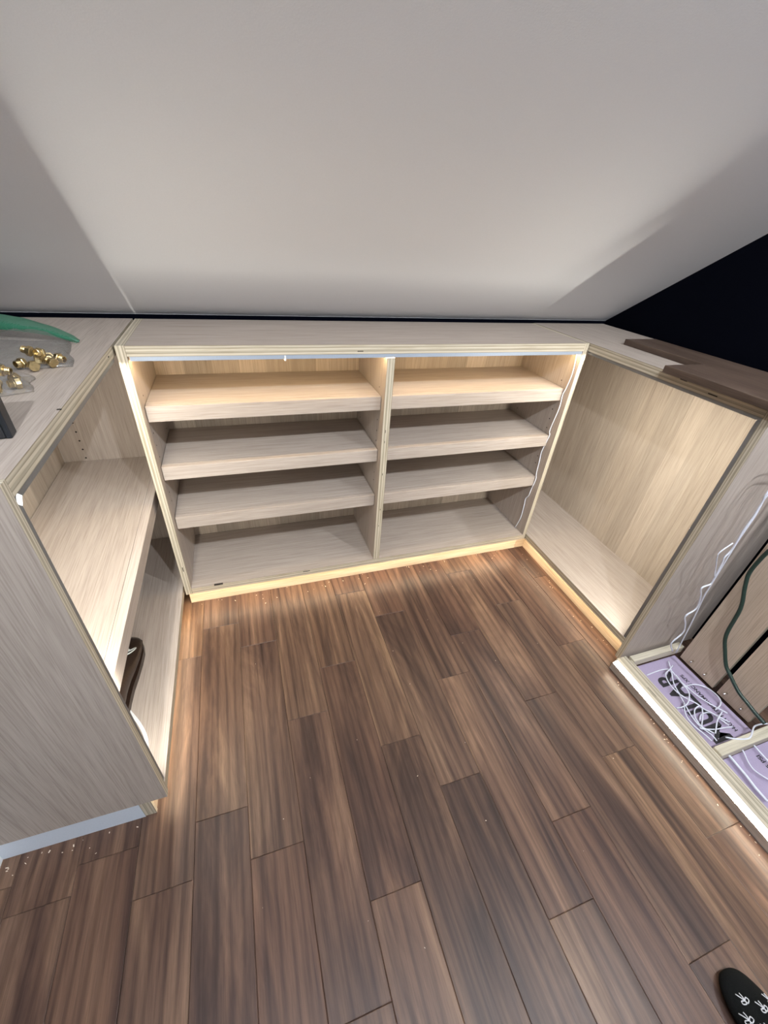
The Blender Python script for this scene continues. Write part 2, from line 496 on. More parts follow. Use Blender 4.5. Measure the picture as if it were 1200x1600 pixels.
for zz, hh in ((0.62, 0.008), (0.585, 0.006), (0.47, 0.006), (0.33, 0.005), (0.26, 0.004)):
    void(dv, 0.661 + 0.002 * math.sin(zz * 60), 0.001, zz, 0.0008, 0.0003, hh * 0.6)
bk = box('back_panel', TL, W - TR, 0.294, 0.30, ZBT, H - TT, OAK['z'], bc)
veneer_strips(bk, 'y', 0.294, TL, W - TR, ZBT, H - TT, 0.082, -1, STRIP['z'])
for zt in (0.720, 0.546, 0.374):
    for xa, xb in ((TL + 0.0015, XD0 - 0.0015), (XD1 + 0.0015, W - TR - 0.0015)):
        s = box('shelf', xa, xb, 0.048, 0.290, zt - 0.020, zt, OAK['x'], bc)
        box('shelf_lip', xa, xb, 0.029, 0.0478, zt - 0.042, zt, OAK['x'], s, bevel=0.0012)
for x, ax in ((TL, 'x'), (XD0, 'x'), (W - TR, 'x')):
    par = sl if x == TL else (dv if x == XD0 else sr)
    for z in (0.740, 0.637, 0.601, 0.566, 0.45, 0.42):
        for y in (0.055,) + ((0.25,) if z < 0.7 else ()):
            pin_hole(par, (x, y, z), ax, 0.0022)
box('toe_board', 0.0, W, 0.042, 0.058, 0.0, ZB, M_TOE, bc)
lp = box('led_profile', TL + 0.004, W - TR - 0.002, 0.0008, 0.0040, H - TT - 0.0100, H - TT, M_ALU, bc)
box('led_diffuser', TL + 0.006, W - TR - 0.004, 0.0042, 0.0140, H - TT - 0.0085, H - TT - 0.0020, M_DARKALU, lp, {'-z': G_TOP, '+y': G_TOP})
box('led_connector', 0.3725, 0.3765, -0.0015, 0.0140, H - TT - 0.0145, H - TT - 0.001, M_WHITE, lp)
box('toe_led', 0.004, W - 0.004, 0.010, 0.024, ZB - 0.006, ZB, M_ALU, bc)
box('led_diffuser', 0.006, W - 0.006, 0.011, 0.023, ZB - 0.0068, ZB - 0.006, M_DARKALU, bc, {'-z': G_TOE})

# ---- left cabinet
YN = -0.610
lc = tag(empty('open_cabinet', (-0.16, -0.15, 0.0)), 'open oak cabinet on the left with one shelf, bags lying on its top', 'cabinet')
XB = -0.325
ep = box('end_panel', XB, XL, YN, YN + 0.0155, 0.072, H, OAK['z'], lc, {'+x': ply_edge('y', 'z'), '+z': ply_edge('y', 'x')})
fe = box('end_panel', XB, XL - 0.001, 0.302, 0.318, ZB, H - TT, OAK['z'], lc)
for k in range(5): pin_hole(fe, (-0.2405, 0.302, 0.579 - 0.0297 * k), 'y', 0.0028)
ltop = box('top_panel', XB, XL, YN + 0.0155, 0.302, H - TT, H, OAK['y'], lc, {'+x': ply_edge('z', 'y')})
void(ltop, XL - 0.0015, -0.383, H, 0.003, 0.0022, 0.0004); void(ltop, XL, -0.045, 0.862, 0.0003, 0.004, 0.0014)
lbot = box('bottom_panel', XB, XL, YN + 0.0155, 0.302, ZB, ZBT, OAK['y'], lc, {'+x': ply_edge('z', 'y')})
lb = box('back_panel', XB, -0.303, YN + 0.0155, 0.302, ZBT, H - TT, OAK['z'], lc)
veneer_strips(lb, 'x', -0.303, YN + 0.0155, 0.302, ZBT, H - TT, 0.082, 1, STRIP['z'])
ls = box('shelf', -0.300, -0.040, YN + 0.017, 0.3005, 0.430, 0.450, OAK['y'], lc)
box('shelf_lip', -0.0398, -0.018, YN + 0.017, 0.3005, 0.408, 0.450, OAK['y'], ls, bevel=0.0012)
p1 = box('led_profile', XL - 0.015, XL - 0.002, YN + 0.0160, 0.0, H - TT - 0.010, H - TT, M_DARKALU, lc)
box('led_diffuser', XL - 0.0142, XL - 0.0028, YN + 0.028, -0.004, H - TT - 0.0112, H - TT - 0.0100, M_DARKALU, p1, {'-z': G_IN})
p2 = box('led_profile', XL - 0.015, XL - 0.002, YN + 0.0160, YN + 0.026, ZBT, H - TT - 0.011, M_DARKALU, lc)
box('led_diffuser', XL - 0.0142, XL - 0.0028, YN + 0.0260, YN + 0.0272, ZBT + 0.05, H - TT - 0.014, M_DARKALU, p2, {'+y': G_IN})
# lit corner of the two profiles
cx, cy, cz = XL - 0.0015, YN + 0.0260, H - TT - 0.0100
mesh_obj('led_corner', [(cx, cy - 0.009, cz), (cx, cy, cz + 0.009), (cx, cy + 0.008, cz + 0.001), (cx, cy - 0.001, cz - 0.008),
                        (cx - 0.012, cy - 0.009, cz), (cx - 0.012, cy, cz + 0.009), (cx - 0.012, cy + 0.008, cz + 0.001), (cx - 0.012, cy - 0.001, cz - 0.008)],
         [(0, 3, 2, 1), (4, 5, 6, 7), (0, 1, 5, 4), (1, 2, 6, 5), (2, 3, 7, 6), (3, 0, 4, 7)], glow('led_end', (0.95, 1.0, 1.0), 1.6), p2)
box('toe_board', XL - 0.055, XL - 0.038, YN + 0.012, 0.0415, 0.0, ZB, M_TOEY, lc)
box('toe_end', XB - 0.012, XL - 0.060, YN + 0.004, YN + 0.012, 0.0, 0.0718, M_MELAMINE, lc)
te = box('toe_end_block', XL - 0.0595, XL - 0.036, YN + 0.004, YN + 0.0118, 0.004, 0.0718, M_SOFT, lc, {'-y': ply_edge('x', 'z')})
box('toe_led', XL - 0.024, XL - 0.010, YN + 0.016, -0.001, ZB - 0.006, ZB, M_ALU, lc)
box('led_diffuser', XL - 0.023, XL - 0.011, YN + 0.017, -0.002, ZB - 0.0068, ZB - 0.006, M_DARKALU, lc, {'-z': G_TOE})

# ---- right cabinet
YNR = -0.5706
rc = tag(empty('open_cabinet', (1.49, -0.13, 0.0)), 'tall open oak cabinet on the right without shelves, boards lying on its top', 'cabinet')
XRB = 1.650
ep = box('end_panel', XR, XRB, YNR, YNR + 0.0175, 0.021, H, OAK['z'], rc, {'-x': ply_edge('y', 'z'), '+z': ply_edge('y', 'x')})
fe = box('end_panel', XR + 0.001, XRB, 0.302, 0.318, ZB, H - TT, OAK['z'], rc)
rtop = box('top_panel', XR, XRB, YNR + 0.0175, 0.306, H - TT, H, OAK['y'], rc, {'-x': ply_edge('z', 'y')})
void(rtop, XR, -0.345, 0.8665, 0.0003, 0.010, 0.0012); void(rtop, XR, -0.43, 0.858, 0.0003, 0.012, 0.0011)
rbot = box('bottom_panel', XR, XRB, YNR + 0.0175, 0.302, ZB, ZBT, OAK['y'], rc, {'-x': ply_edge('z', 'y')})
rb = box('back_panel', 1.617, 1.632, YNR + 0.0175, 0.302, ZBT, H - TT, OAK['z'], rc)
veneer_strips(rb, 'x', 1.617, YNR + 0.0175, 0.302, ZBT, H - TT, 0.0735, -1, STRIP['z'])
p1 = box('led_profile', XR + 0.002, XR + 0.014, YNR + 0.018, 0.0, H - TT - 0.0075, H - TT, M_DARKALU, rc)
box('led_diffuser', XR + 0.0028, XR + 0.0132, YNR + 0.030, -0.004, H - TT - 0.0087, H - TT - 0.0075, M_DARKALU, p1, {'-z': G_INR})
p2 = box('led_profile', XR + 0.002, XR + 0.014, YNR + 0.018, YNR + 0.027, ZBT, H - TT - 0.0085, M_DARKALU, rc)
box('led_diffuser', XR + 0.0028, XR + 0.0132, YNR + 0.0270, YNR + 0.0282, ZBT + 0.06, H - TT - 0.012, M_DARKALU, p2, {'+y': G_INR})
box('toe_board', XR + 0.040, XR + 0.057, YNR + 0.002, 0.0415, 0.0, ZB, M_TOEY, rc)
box('toe_return', W + 0.001, XR + 0.057, 0.042, 0.058, 0.0, ZB, M_TOE, rc)
box('toe_led', XR + 0.010, XR + 0.024, YNR + 0.019, -0.001, ZB - 0.006, ZB, M_ALU, rc)
box('led_diffuser', XR + 0.011, XR + 0.023, YNR + 0.020, -0.002, ZB - 0.0068, ZB - 0.006, M_DARKALU, rc, {'-z': G_TOE})

# ---- unfinished bay: low timber frame with a lit strip along its front
fr = tag(empty('base_frame', (1.44, -1.0, 0.0)), 'low timber base frame right of the floor with a glowing strip along its front', 'frame')
YB0 = -1.75
box('toe_board', 1.2915, 1.3038, YB0, YNR - 0.006, 0.0, 0.0290, OAK['y'], fr)
rl = box('front_rail', 1.3040, 1.3440, YB0, YNR - 0.004, 0.0, 0.0400, M_SOFTY, fr, {'+z': ply_edge('x', 'y')}, bevel=0.0012)
void(rl, 1.321, -0.70, 0.0399, 0.0007, 0.016, 0.0003)
box('rail_liner', 1.3443, 1.3520, YB0, YNR - 0.020, 0.0, 0.0360, M_SOFTY, fr)
ps = box('led_profile', 1.2935, 1.3038, YB0, YNR - 0.008, 0.0291, 0.0330, M_ALU, fr)
V = []; F = []
prof = [(1.2890, 0.0305), (1.2890, 0.0350), (1.2908, 0.0385), (1.2945, 0.0405), (1.3035, 0.0405), (1.3035, 0.0332), (1.2932, 0.0332), (1.2932, 0.0305)]
for y in (YB0, YNR - 0.010):
    V += [(x, y, z) for x, z in prof]
n = len(prof)
F = [(i, i + n, (i + 1) % n + n, (i + 1) % n) for i in range(n)] + [tuple(range(n)), tuple(range(n, 2 * n))[::-1]]
mesh_obj('led_diffuser', V, F, [G_BAY, G_BAYF], ps, [1 if i in (0,) else 0 for i in range(len(F))])
box('cleat', 1.3525, 1.5700, YNR - 0.0300, YNR - 0.0090, 0.014, 0.0420, M_SOFT, fr, bevel=0.0015)
box('cross_member', 1.3525, 1.5780, -0.9010, -0.8760, 0.0075, 0.0440, M_SOFT, fr, bevel=0.002)
box('cross_member', 1.3525, 1.5780, -1.2400, -1.2150, 0.0075, 0.0440, M_SOFT, fr, bevel=0.002)

# foam boards lying in the bay, with their print
def text_mesh(name, body, size, cx, cy, z, parent, sx=1.0, bold=0.0):
    cu = bpy.data.curves.new(name, 'FONT'); cu.body = body; cu.size = size; cu.offset = bold
    cu.align_x = 'CENTER'; cu.align_y = 'CENTER'
    tmp = bpy.data.objects.new('tmp_text', cu); COL.objects.link(tmp)
    bpy.context.view_layer.update()
    me = bpy.data.meshes.new_from_object(tmp.evaluated_get(bpy.context.evaluated_depsgraph_get()))
    bpy.data.objects.remove(tmp)
    me.name = name
    for v in me.vertices:   # reading towards the shelves, tops of the letters to the left
        x, y = v.co.x * sx, v.co.y
        v.co = Vector((-y, x, 0))
    me.materials.clear(); me.materials.append(M_INK)
    o = bpy.data.objects.new(name, me); link(o, parent)
    o.location = Vector((cx, cy, z)) - root_loc(parent)
    return o
f1 = tag(box('foam_board', 1.353, 1.545, -0.8755, -0.6020, 0.0005, 0.0070, M_FOAM), 'purple foam board with large black print under the wire tangle', 'foam board')
text_mesh('print', 'MULAR', 0.094, 1.4405, -0.7585, 0.0074, f1, 0.72, 0.0028)
text_mesh('print', 'HIGH PERFORMANCE XPS', 0.0180, 1.4995, -0.7610, 0.0074, f1, 0.90, 0.0005)
f2 = tag(box('foam_board', 1.353, 1.60, -1.2140, -0.9020, 0.0005, 0.0070, M_FOAM), 'purple foam board in the nearer bay of the base frame, printed PSI', 'foam board')
text_mesh('print', '25 PSI', 0.0190, 1.4900, -0.9420, 0.0074, f2, 0.9, 0.0004)
f3 = tag(box('foam_board', 1.353, 1.60, YB0, -1.2410, 0.0005, 0.0070, M_FOAM), 'purple foam board at the near end of the base frame', 'foam board')

# two tall oak boards standing at the back of the bay
for i, (ya, yb, z1, lab) in enumerate(((-0.731, -0.612, 0.86, 'tall oak board standing against the wall next to the right cabinet'),
                                        (-0.846, -0.746, 0.86, 'tall oak board standing against the wall behind the green cable'))):
    b = tag(empty('standing_board', (1.562, (ya + yb) / 2, 0.0075)), lab, 'board')
    box('board', 1.557, 1.572, ya, yb, 0.0075, z1, OAK_TAN, b, {'-y': ply_edge('x', 'z')}, bevel=0.001)
    for y in (ya + 0.035, ya + 0.083) if i == 0 else (ya + 0.031, ya + 0.081):
        pin = lathe('shelf_pin', [(0.0035, 0.0), (0.0035, -0.006), (0.0022, -0.012), (0.0008, -0.0125)], (1.557, y, 0.033), M_STEEL, b, 10, 'x')
# ------------------------------------------------------------------ loose wires
WIRES = {
'wire_cab':[(1.3035,0.0192,0.8403),(1.3035,0.0113,0.7746),(1.3035,0.0194,0.7174),(1.3035,0.0239,0.7003),(1.3035,0.0203,0.6525),(1.3035,0.0311,0.568),(1.3035,0.0246,0.547),(1.3035,0.0377,0.4791),(1.3035,0.0337,0.4382),(1.3035,0.0293,0.3875),(1.3035,0.0224,0.3642),(1.3035,0.0302,0.3082),(1.3035,0.0324,0.2828),(1.3035,0.0437,0.2609),(1.3035,0.0409,0.2328),(1.3035,0.038,0.168),(1.3035,0.053,0.1057)],
'hang_a':[(1.6,-0.69,0.82),(1.59,-0.69,0.864),(1.566,-0.688,0.87),(1.548,-0.684,0.862),(1.47,-0.645,0.82),(1.405,-0.618,0.77),(1.3885,-0.615,0.6922),(1.395,-0.615,0.6646),(1.3971,-0.615,0.6441),(1.4011,-0.615,0.6209),(1.4006,-0.615,0.5859),(1.4019,-0.615,0.5646),(1.4073,-0.615,0.5347),(1.4091,-0.615,0.5077),(1.4014,-0.615,0.488),(1.4096,-0.615,0.4678),(1.4138,-0.615,0.4463),(1.4219,-0.615,0.4091),(1.4248,-0.615,0.3848),(1.3968,-0.615,0.3761),(1.4207,-0.615,0.3371),(1.442,-0.615,0.2818),(1.4158,-0.615,0.2561),(1.4458,-0.615,0.2093),(1.4643,-0.615,0.1647),(1.4441,-0.615,0.1217),(1.4808,-0.615,0.0703)],
'hang_b':[(1.6,-0.705,0.82),(1.59,-0.705,0.864),(1.566,-0.703,0.87),(1.548,-0.699,0.862),(1.48,-0.65,0.8),(1.415,-0.617,0.75),(1.4001,-0.613,0.6824),(1.4109,-0.613,0.618),(1.4145,-0.613,0.5349),(1.4354,-0.613,0.3771),(1.4417,-0.613,0.3297),(1.4686,-0.613,0.2349),(1.4975,-0.613,0.1173),(1.5131,-0.613,0.0462)],
'hang_c':[(1.3895,-0.617,0.5392),(1.3624,-0.617,0.5149),(1.3658,-0.617,0.497),(1.3861,-0.617,0.4632),(1.415,-0.617,0.415)],
'green':[(1.6,-0.66,0.8),(1.592,-0.66,0.862),(1.566,-0.658,0.874),(1.544,-0.65,0.855),(1.53,-0.63,0.78),(1.53,-0.62,0.66),(1.53,-0.6373,0.535),(1.53,-0.6346,0.498),(1.53,-0.6319,0.471),(1.53,-0.631,0.4186),(1.53,-0.6431,0.3759),(1.53,-0.6668,0.3126),(1.53,-0.6803,0.214),(1.53,-0.7061,0.1631),(1.53,-0.7278,0.1306),(1.53,-0.7469,0.1166),(1.53,-0.7724,0.0998),(1.53,-0.7945,0.0884),(1.53,-0.8211,0.0819),(1.53,-0.847,0.0755),(1.53,-0.8766,0.0707)],
't1':[(1.3742,-0.6411,0.018),(1.427,-0.6388,0.018),(1.4615,-0.6425,0.018),(1.4691,-0.6531,0.018),(1.4646,-0.6768,0.018),(1.4675,-0.7072,0.018),(1.4728,-0.7397,0.018),(1.4847,-0.7657,0.018),(1.4986,-0.7891,0.018),(1.5123,-0.8098,0.018)],
't2':[(1.4454,-0.7083,0.021),(1.4714,-0.7076,0.021),(1.5014,-0.7119,0.021),(1.5265,-0.7307,0.021),(1.5331,-0.7558,0.021),(1.528,-0.7746,0.021),(1.5092,-0.7866,0.021),(1.4839,-0.7916,0.021)],
't3':[(1.4847,-0.6388,0.024),(1.4576,-0.6485,0.024),(1.4346,-0.6562,0.024),(1.4198,-0.6767,0.024),(1.4139,-0.7015,0.024),(1.4172,-0.7255,0.024),(1.4271,-0.7433,0.024),(1.4415,-0.7621,0.024),(1.4465,-0.7805,0.024),(1.4581,-0.7956,0.024),(1.4718,-0.8158,0.024),(1.4853,-0.8334,0.024)],
't4':[(1.3643,-0.7568,0.027),(1.3887,-0.7589,0.027),(1.4131,-0.7536,0.027),(1.4331,-0.7419,0.027),(1.4488,-0.726,0.027),(1.4552,-0.6965,0.027),(1.4596,-0.6706,0.027)],
't5':[(1.4912,-0.6188,0.018),(1.469,-0.6503,0.018),(1.4384,-0.6859,0.018),(1.4232,-0.7183,0.018),(1.4129,-0.7431,0.018),(1.403,-0.7671,0.018),(1.3954,-0.7885,0.018),(1.3925,-0.8106,0.018),(1.3956,-0.8249,0.018),(1.4032,-0.8446,0.018),(1.4021,-0.8614,0.018)],
't6':[(1.3928,-0.8301,0.021),(1.3939,-0.8126,0.021),(1.4013,-0.7919,0.021),(1.4214,-0.774,0.021),(1.4437,-0.7695,0.021),(1.4474,-0.7765,0.021),(1.4236,-0.7982,0.021),(1.3963,-0.8178,0.021),(1.3991,-0.8275,0.021),(1.4128,-0.8445,0.021)],
't7':[(1.3827,-0.82,0.024),(1.3873,-0.8258,0.024),(1.421,-0.8364,0.024),(1.446,-0.8402,0.024),(1.481,-0.8457,0.024)],
't8':[(1.491,-0.8042,0.027),(1.4531,-0.8191,0.027),(1.4088,-0.8465,0.027)],
't9':[(1.4093,-0.8017,0.018),(1.4286,-0.7909,0.018),(1.4532,-0.7908,0.018),(1.4669,-0.7993,0.018),(1.4717,-0.8147,0.018),(1.4808,-0.8379,0.018)],
't10':[(1.41,-0.7466,0.021),(1.3867,-0.7691,0.021),(1.375,-0.7891,0.021),(1.3747,-0.8139,0.021),(1.3807,-0.8375,0.021),(1.3842,-0.8578,0.021)],
's1':[(1.4474,-0.8864,0.02),(1.4469,-0.9032,0.02),(1.432,-0.9278,0.02),(1.4271,-0.9488,0.02),(1.4397,-0.9741,0.02),(1.4514,-0.9828,0.02)],
's2':[(1.3965,-0.8887,0.02),(1.3944,-0.917,0.02),(1.3911,-0.951,0.02),(1.3859,-0.981,0.02),(1.3846,-1.0108,0.02)],
's3':[(1.4956,-0.8891,0.02),(1.4916,-0.9141,0.02),(1.4896,-0.9407,0.02),(1.4897,-0.9577,0.02)],
's4':[(1.4101,-0.8667,0.044),(1.4305,-0.8766,0.044),(1.458,-0.8855,0.044),(1.4794,-0.8865,0.044),(1.5023,-0.8766,0.044),(1.5236,-0.8679,0.044),(1.5471,-0.8682,0.044),(1.5705,-0.8727,0.044)],
}

def wire(name, key, r, mat, label, cat='wire', group=None, sides=6):
    o = tube(name, WIRES[key], r, mat, None, sides)
    return tag(o, label, cat, group)

wire('led_wire', 'wire_cab', 0.0017, M_WIRE, 'thin white wire running down the right side of the shelf unit')
wire('led_wire', 'hang_a', 0.0023, M_WIRE, 'kinked white wire hanging in front of the right cabinet side')
wire('led_wire', 'hang_b', 0.0019, M_WIRE, 'straight white wire hanging beside the kinked one')
wire('led_wire', 'hang_c', 0.0017, M_WIRE, 'short loose white wire end curling off the hanging wires')
wire('power_cable', 'green', 0.0052, M_GREEN, 'thick dark green cable hanging in front of the standing boards', 'cable', None, 10)
wire('tangled_wire', 't1', 0.0018, M_WIRE, 'long white wire crossing the foam from the front rail beside the small print')
wire('tangled_wire', 't2', 0.0018, M_WIRE, 'white wire bowed in a wide arc over the small print')
wire('tangled_wire', 't6', 0.0018, M_WIRE, 'white wire curled into a small standing loop beside the cross member')
for k in ('t3', 't4', 't5', 't7', 't8', 't9', 't10'):
    wire('tangled_wire', k, 0.0018, M_WIRE, 'thin white wire in the tangle lying on the printed foam', 'wire', 'tangled white wires on the foam')
wire('led_wire', 's1', 0.0018, M_WIRE, 'thin curved white wire lying on the nearer foam board')
wire('led_wire', 's2', 0.0034, M_WIRE, 'thick white wire pair lying along the inside of the front rail')
wire('led_wire', 's3', 0.0023, M_WIRE, 'white wire crossing the far right of the nearer foam board')
wire('led_wire', 's4', 0.0022, M_WIRE, 'white wire bent over the timber cross member')

# ------------------------------------------------------------------ things in and on the left cabinet
# shoe under the shelf
def loft(name, rings, mat, parent, smooth=True, cap=True):
    V = []; F = []; n = len(rings[0])
    for r in rings: V += r
    for i in range(len(rings) - 1):
        for k in range(n):
            a, b = i * n + k, i * n + (k + 1) % n
            F.append((a, b, b + n, a + n))
    if cap:
        F.append(tuple(range(n))[::-1]); F.append(tuple((len(rings) - 1) * n + k for k in range(n)))
    return mesh_obj(name, V, F, mat, parent, smooth=smooth)

sx, sz = -0.131, ZBT + 0.0004
shoe = tag(empty('shoe', (sx, -0.33, ZBT)), 'dark brown leather shoe with pale laces under the left shelf', 'shoe')
secs = [(-0.186, 0.012, 0.020), (-0.194, 0.029, 0.036), (-0.210, 0.041, 0.046), (-0.235, 0.046, 0.053), (-0.270, 0.045, 0.062), (-0.310, 0.041, 0.076),
        (-0.345, 0.036, 0.090), (-0.380, 0.034, 0.100), (-0.420, 0.034, 0.104), (-0.445, 0.030, 0.106), (-0.456, 0.018, 0.104)]
rings = []
for y, hw, hh in secs:
    ring = []
    for k in range(16):
        a = 2 * math.pi * k / 16
        c, s = math.cos(a), math.sin(a)
        px = hw * (abs(c) ** 0.75) * (1 if c >= 0 else -1)
        pz = 0.016 + (hh - 0.016) * (0.5 + 0.5 * s)
        px *= (1.0 - 0.25 * max(0, s))
        ring.append((sx + px, y, sz + pz))
    rings.append(ring)
loft('upper', rings, M_LEATHER, shoe)
rings = []
for y, hw, hh in [(-0.183, 0.012, 0)] + secs[1:-1] + [(-0.459, 0.02, 0)]:
    rings.append([(sx + sxn * (hw - 0.002), y, sz + zz) for sxn, zz in ((-1, 0), (1, 0), (1, 0.018), (-1, 0.018))])
loft('sole', rings, M_LEATHER, shoe, False)
lpts = []
for k in range(7):
    y = -0.250 - 0.016 * k
    lpts.append((sx + (0.026 if k % 2 else -0.012), y, sz + 0.062 + 0.0066 * k))
tube('lace', lpts, 0.0022, M_LACE, shoe, 6, 3)
tube('lace', [(sx + 0.010, -0.300, sz + 0.083), (sx + 0.034, -0.285, sz + 0.078), (sx + 0.040, -0.262, sz + 0.066), (sx + 0.026, -0.278, sz + 0.076)], 0.0018, M_LACE, shoe, 6, 5)

# flat white cable on the cabinet bottom
P = [(-0.135, -0.36), (-0.095, -0.412), (-0.070, -0.450), (-0.054, -0.486), (-0.050, -0.520), (-0.060, -0.56)]
pp = smooth_path([(x, y, ZBT) for x, y in P], 5)
V = []; F = []
for i, q in enumerate(pp):
    t = (pp[min(i + 1, len(pp) - 1)] - pp[max(i - 1, 0)]).normalized(); nn = Vector((-t.y, t.x, 0))
    for s, z in ((-1, 0.0004), (1, 0.0004), (1, 0.0034), (-1, 0.0034)):
        w = q + nn * (0.0036 * s); V.append((w.x, w.y, ZBT + z))
for i in range(len(pp) - 1):
    for k in range(4):
        a, b = i * 4 + k, i * 4 + (k + 1) % 4
        F.append((a, b, b + 4, a + 4))
F += [(3, 2, 1, 0), tuple(len(V) - 4 + k for k in range(4))]
tag(mesh_obj('flat_cable', V, F, M_WHITE), 'flat white cable lying on the left cabinet bottom', 'cable')

# plastic bags with brass fittings on the left top
def bag(name, corners, height, mat, seed, amp=0.006, nu=26, nv=22, base=0.0008):
    A, B, C_, D_ = [Vector((*c, 0)) for c in corners]     # back-left, back-right, front-right, front-left
    V = []; F = []
    for lay in (1, 0):
        for j in range(nv + 1):
            for i in range(nu + 1):
                u, v = i / nu, j / nv
                p = (A * (1 - u) + B * u) * (1 - v) + (D_ * (1 - u) + C_ * u) * v
                p.x += 0.010 * noise.noise(Vector((u * 3, v * 3, seed))) ; p.y += 0.010 * noise.noise(Vector((u * 3, v * 3, seed + 9)))
                e = min(u, 1 - u, v, 1 - v) * 2
                f = min(1.0, e * 2.2) ** 0.6
                h = height(u, v)
                cr = noise.noise(Vector((u * 7, v * 7, seed + 3))) + 0.6 * noise.noise(Vector((u * 15, v * 15, seed + 5)))
                z = H + base + (lay * (max(0.0015, h * f + amp * cr * f) + 0.0006))
                V.append((p.x, p.y, z))
    n = (nu + 1) * (nv + 1)
    for lay in range(2):
        o = lay * n
        for j in range(nv):
            for i in range(nu):
                a = o + j * (nu + 1) + i
                q = (a, a + nu + 1, a + nu + 2, a + 1)
                F.append(q if lay == 0 else q[::-1])
    def edge(ids):
        for a, b in zip(ids, ids[1:]): F.append((a, b, b + n, a + n))
    W1 = nu + 1
    edge(list(range(0, W1))); edge([nv * W1 + i for i in range(W1)][::-1])
    edge([j * W1 for j in range(nv + 1)][::-1]); edge([j * W1 + nu for j in range(nv + 1)])
    return V, F

b1 = tag(empty('zip_bag', (-0.17, -0.05, H)), 'clear zip bag with a green closure lying on the left cabinet top', 'bag')
V, F = bag('bag', [(-0.335, 0.075), (-0.090, 0.030), (-0.040, -0.160), (-0.330, -0.200)],
           lambda u, v: 0.006 + 0.030 * math.sin(math.pi * min(1.0, 0.10 + 0.80 * v)) ** 0.8, M_CLEAR, 2.0, 0.006)
mesh_obj('bag_body', V, F, M_CLEAR, b1, smooth=True)
# green closure band: an arched, slightly folded strip standing at the back of the bag
V = []; F = []
n = 28
for i in range(n + 1):
    u = i / n
    x = -0.340 + (-0.072 + 0.340) * u
    y = 0.098 - 0.062 * u ** 2.2
    crest = math.sin(math.pi * min(1, 0.30 + 0.70 * u)) ** 0.7
    zt = H + 0.004 + 0.044 * crest
    zb_ = H + 0.002 + 0.020 * crest
    for dy, z in ((-0.030, zb_), (-0.017, zb_ + (zt - zb_) * 0.55), (0.0, zt), (0.003, zt - 0.001), (-0.013, zb_ + (zt - zb_) * 0.5), (-0.0285, zb_ - 0.001)):
        V.append((x, y + dy * (0.4 + 0.6 * crest), z + 0.0015 * noise.noise(Vector((u * 9, dy * 60, 1)))))
for i in range(n):
    for k in range(6):
        a, b = i * 6 + k, i * 6 + (k + 1) % 6
        F.append((a, b, b + 6, a + 6))
F += [tuple(range(6))[::-1], tuple(n * 6 + k for k in range(6))]
mesh_obj('zip_closure', V, F, M_GREENZIP, b1, smooth=True)
V = [];
tube('zip_ridge', [(-0.340 + 0.268 * i / 8, 0.066 - 0.054 * (i / 8) ** 2.2, H + 0.004 + 0.019 * math.sin(math.pi * min(1, 0.3 + 0.7 * i / 8)) ** 0.7) for i in range(9)], 0.0011, M_GREENZIP, b1)

b2 = tag(empty('zip_bag', (-0.13, -0.28, H)), 'small clear bag with a barcode label near the black box', 'bag')
V, F = bag('bag', [(-0.230, -0.190), (-0.090, -0.215), (-0.062, -0.300), (-0.190, -0.365)],
           lambda u, v: 0.034 * math.sin(math.pi * min(1, 0.12 + 0.8 * u)) * math.sin(math.pi * (0.15 + 0.7 * v)) + 0.006, M_CLEAR, 5.0, 0.004)
mesh_obj('bag_body', V, F, M_CLEAR, b2, smooth=True)
lab = mesh_obj('barcode_label', [(-0.190, -0.200, H + 0.042), (-0.118, -0.222, H + 0.044), (-0.108, -0.262, H + 0.047), (-0.180, -0.246, H + 0.048),
                                 (-0.190, -0.200, H + 0.0412), (-0.118, -0.222, H + 0.0432), (-0.108, -0.262, H + 0.0462), (-0.180, -0.246, H + 0.0472)],
               [(3, 2, 1, 0), (4, 5, 6, 7), (0, 1, 5, 4), (1, 2, 6, 5), (2, 3, 7, 6), (3, 0, 4, 7)], M_PAPER, b2)
c0, c1, c2, c3 = Vector((-0.190, -0.200, H + 0.042)), Vector((-0.118, -0.222, H + 0.044)), Vector((-0.108, -0.262, H + 0.047)), Vector((-0.180, -0.246, H + 0.048))
def onlab(u, v): return (c0 * (1 - u) + c1 * u) * (1 - v) + (c3 * (1 - u) + c2 * u) * v + Vector((0, 0, 0.0004))
V = []; F = []
u = 0.30
rnd = random.Random(3)
while u < 0.86:
    w = rnd.choice((0.008, 0.013, 0.02))
    k = len(V); V += [tuple(onlab(u, 0.25)), tuple(onlab(u + w, 0.25)), tuple(onlab(u + w, 0.75)), tuple(onlab(u, 0.75))]
    F.append((k + 3, k + 2, k + 1, k)); u += w + rnd.choice((0.008, 0.012, 0.018))
mesh_obj('barcode', V, F, M_INK, lab)

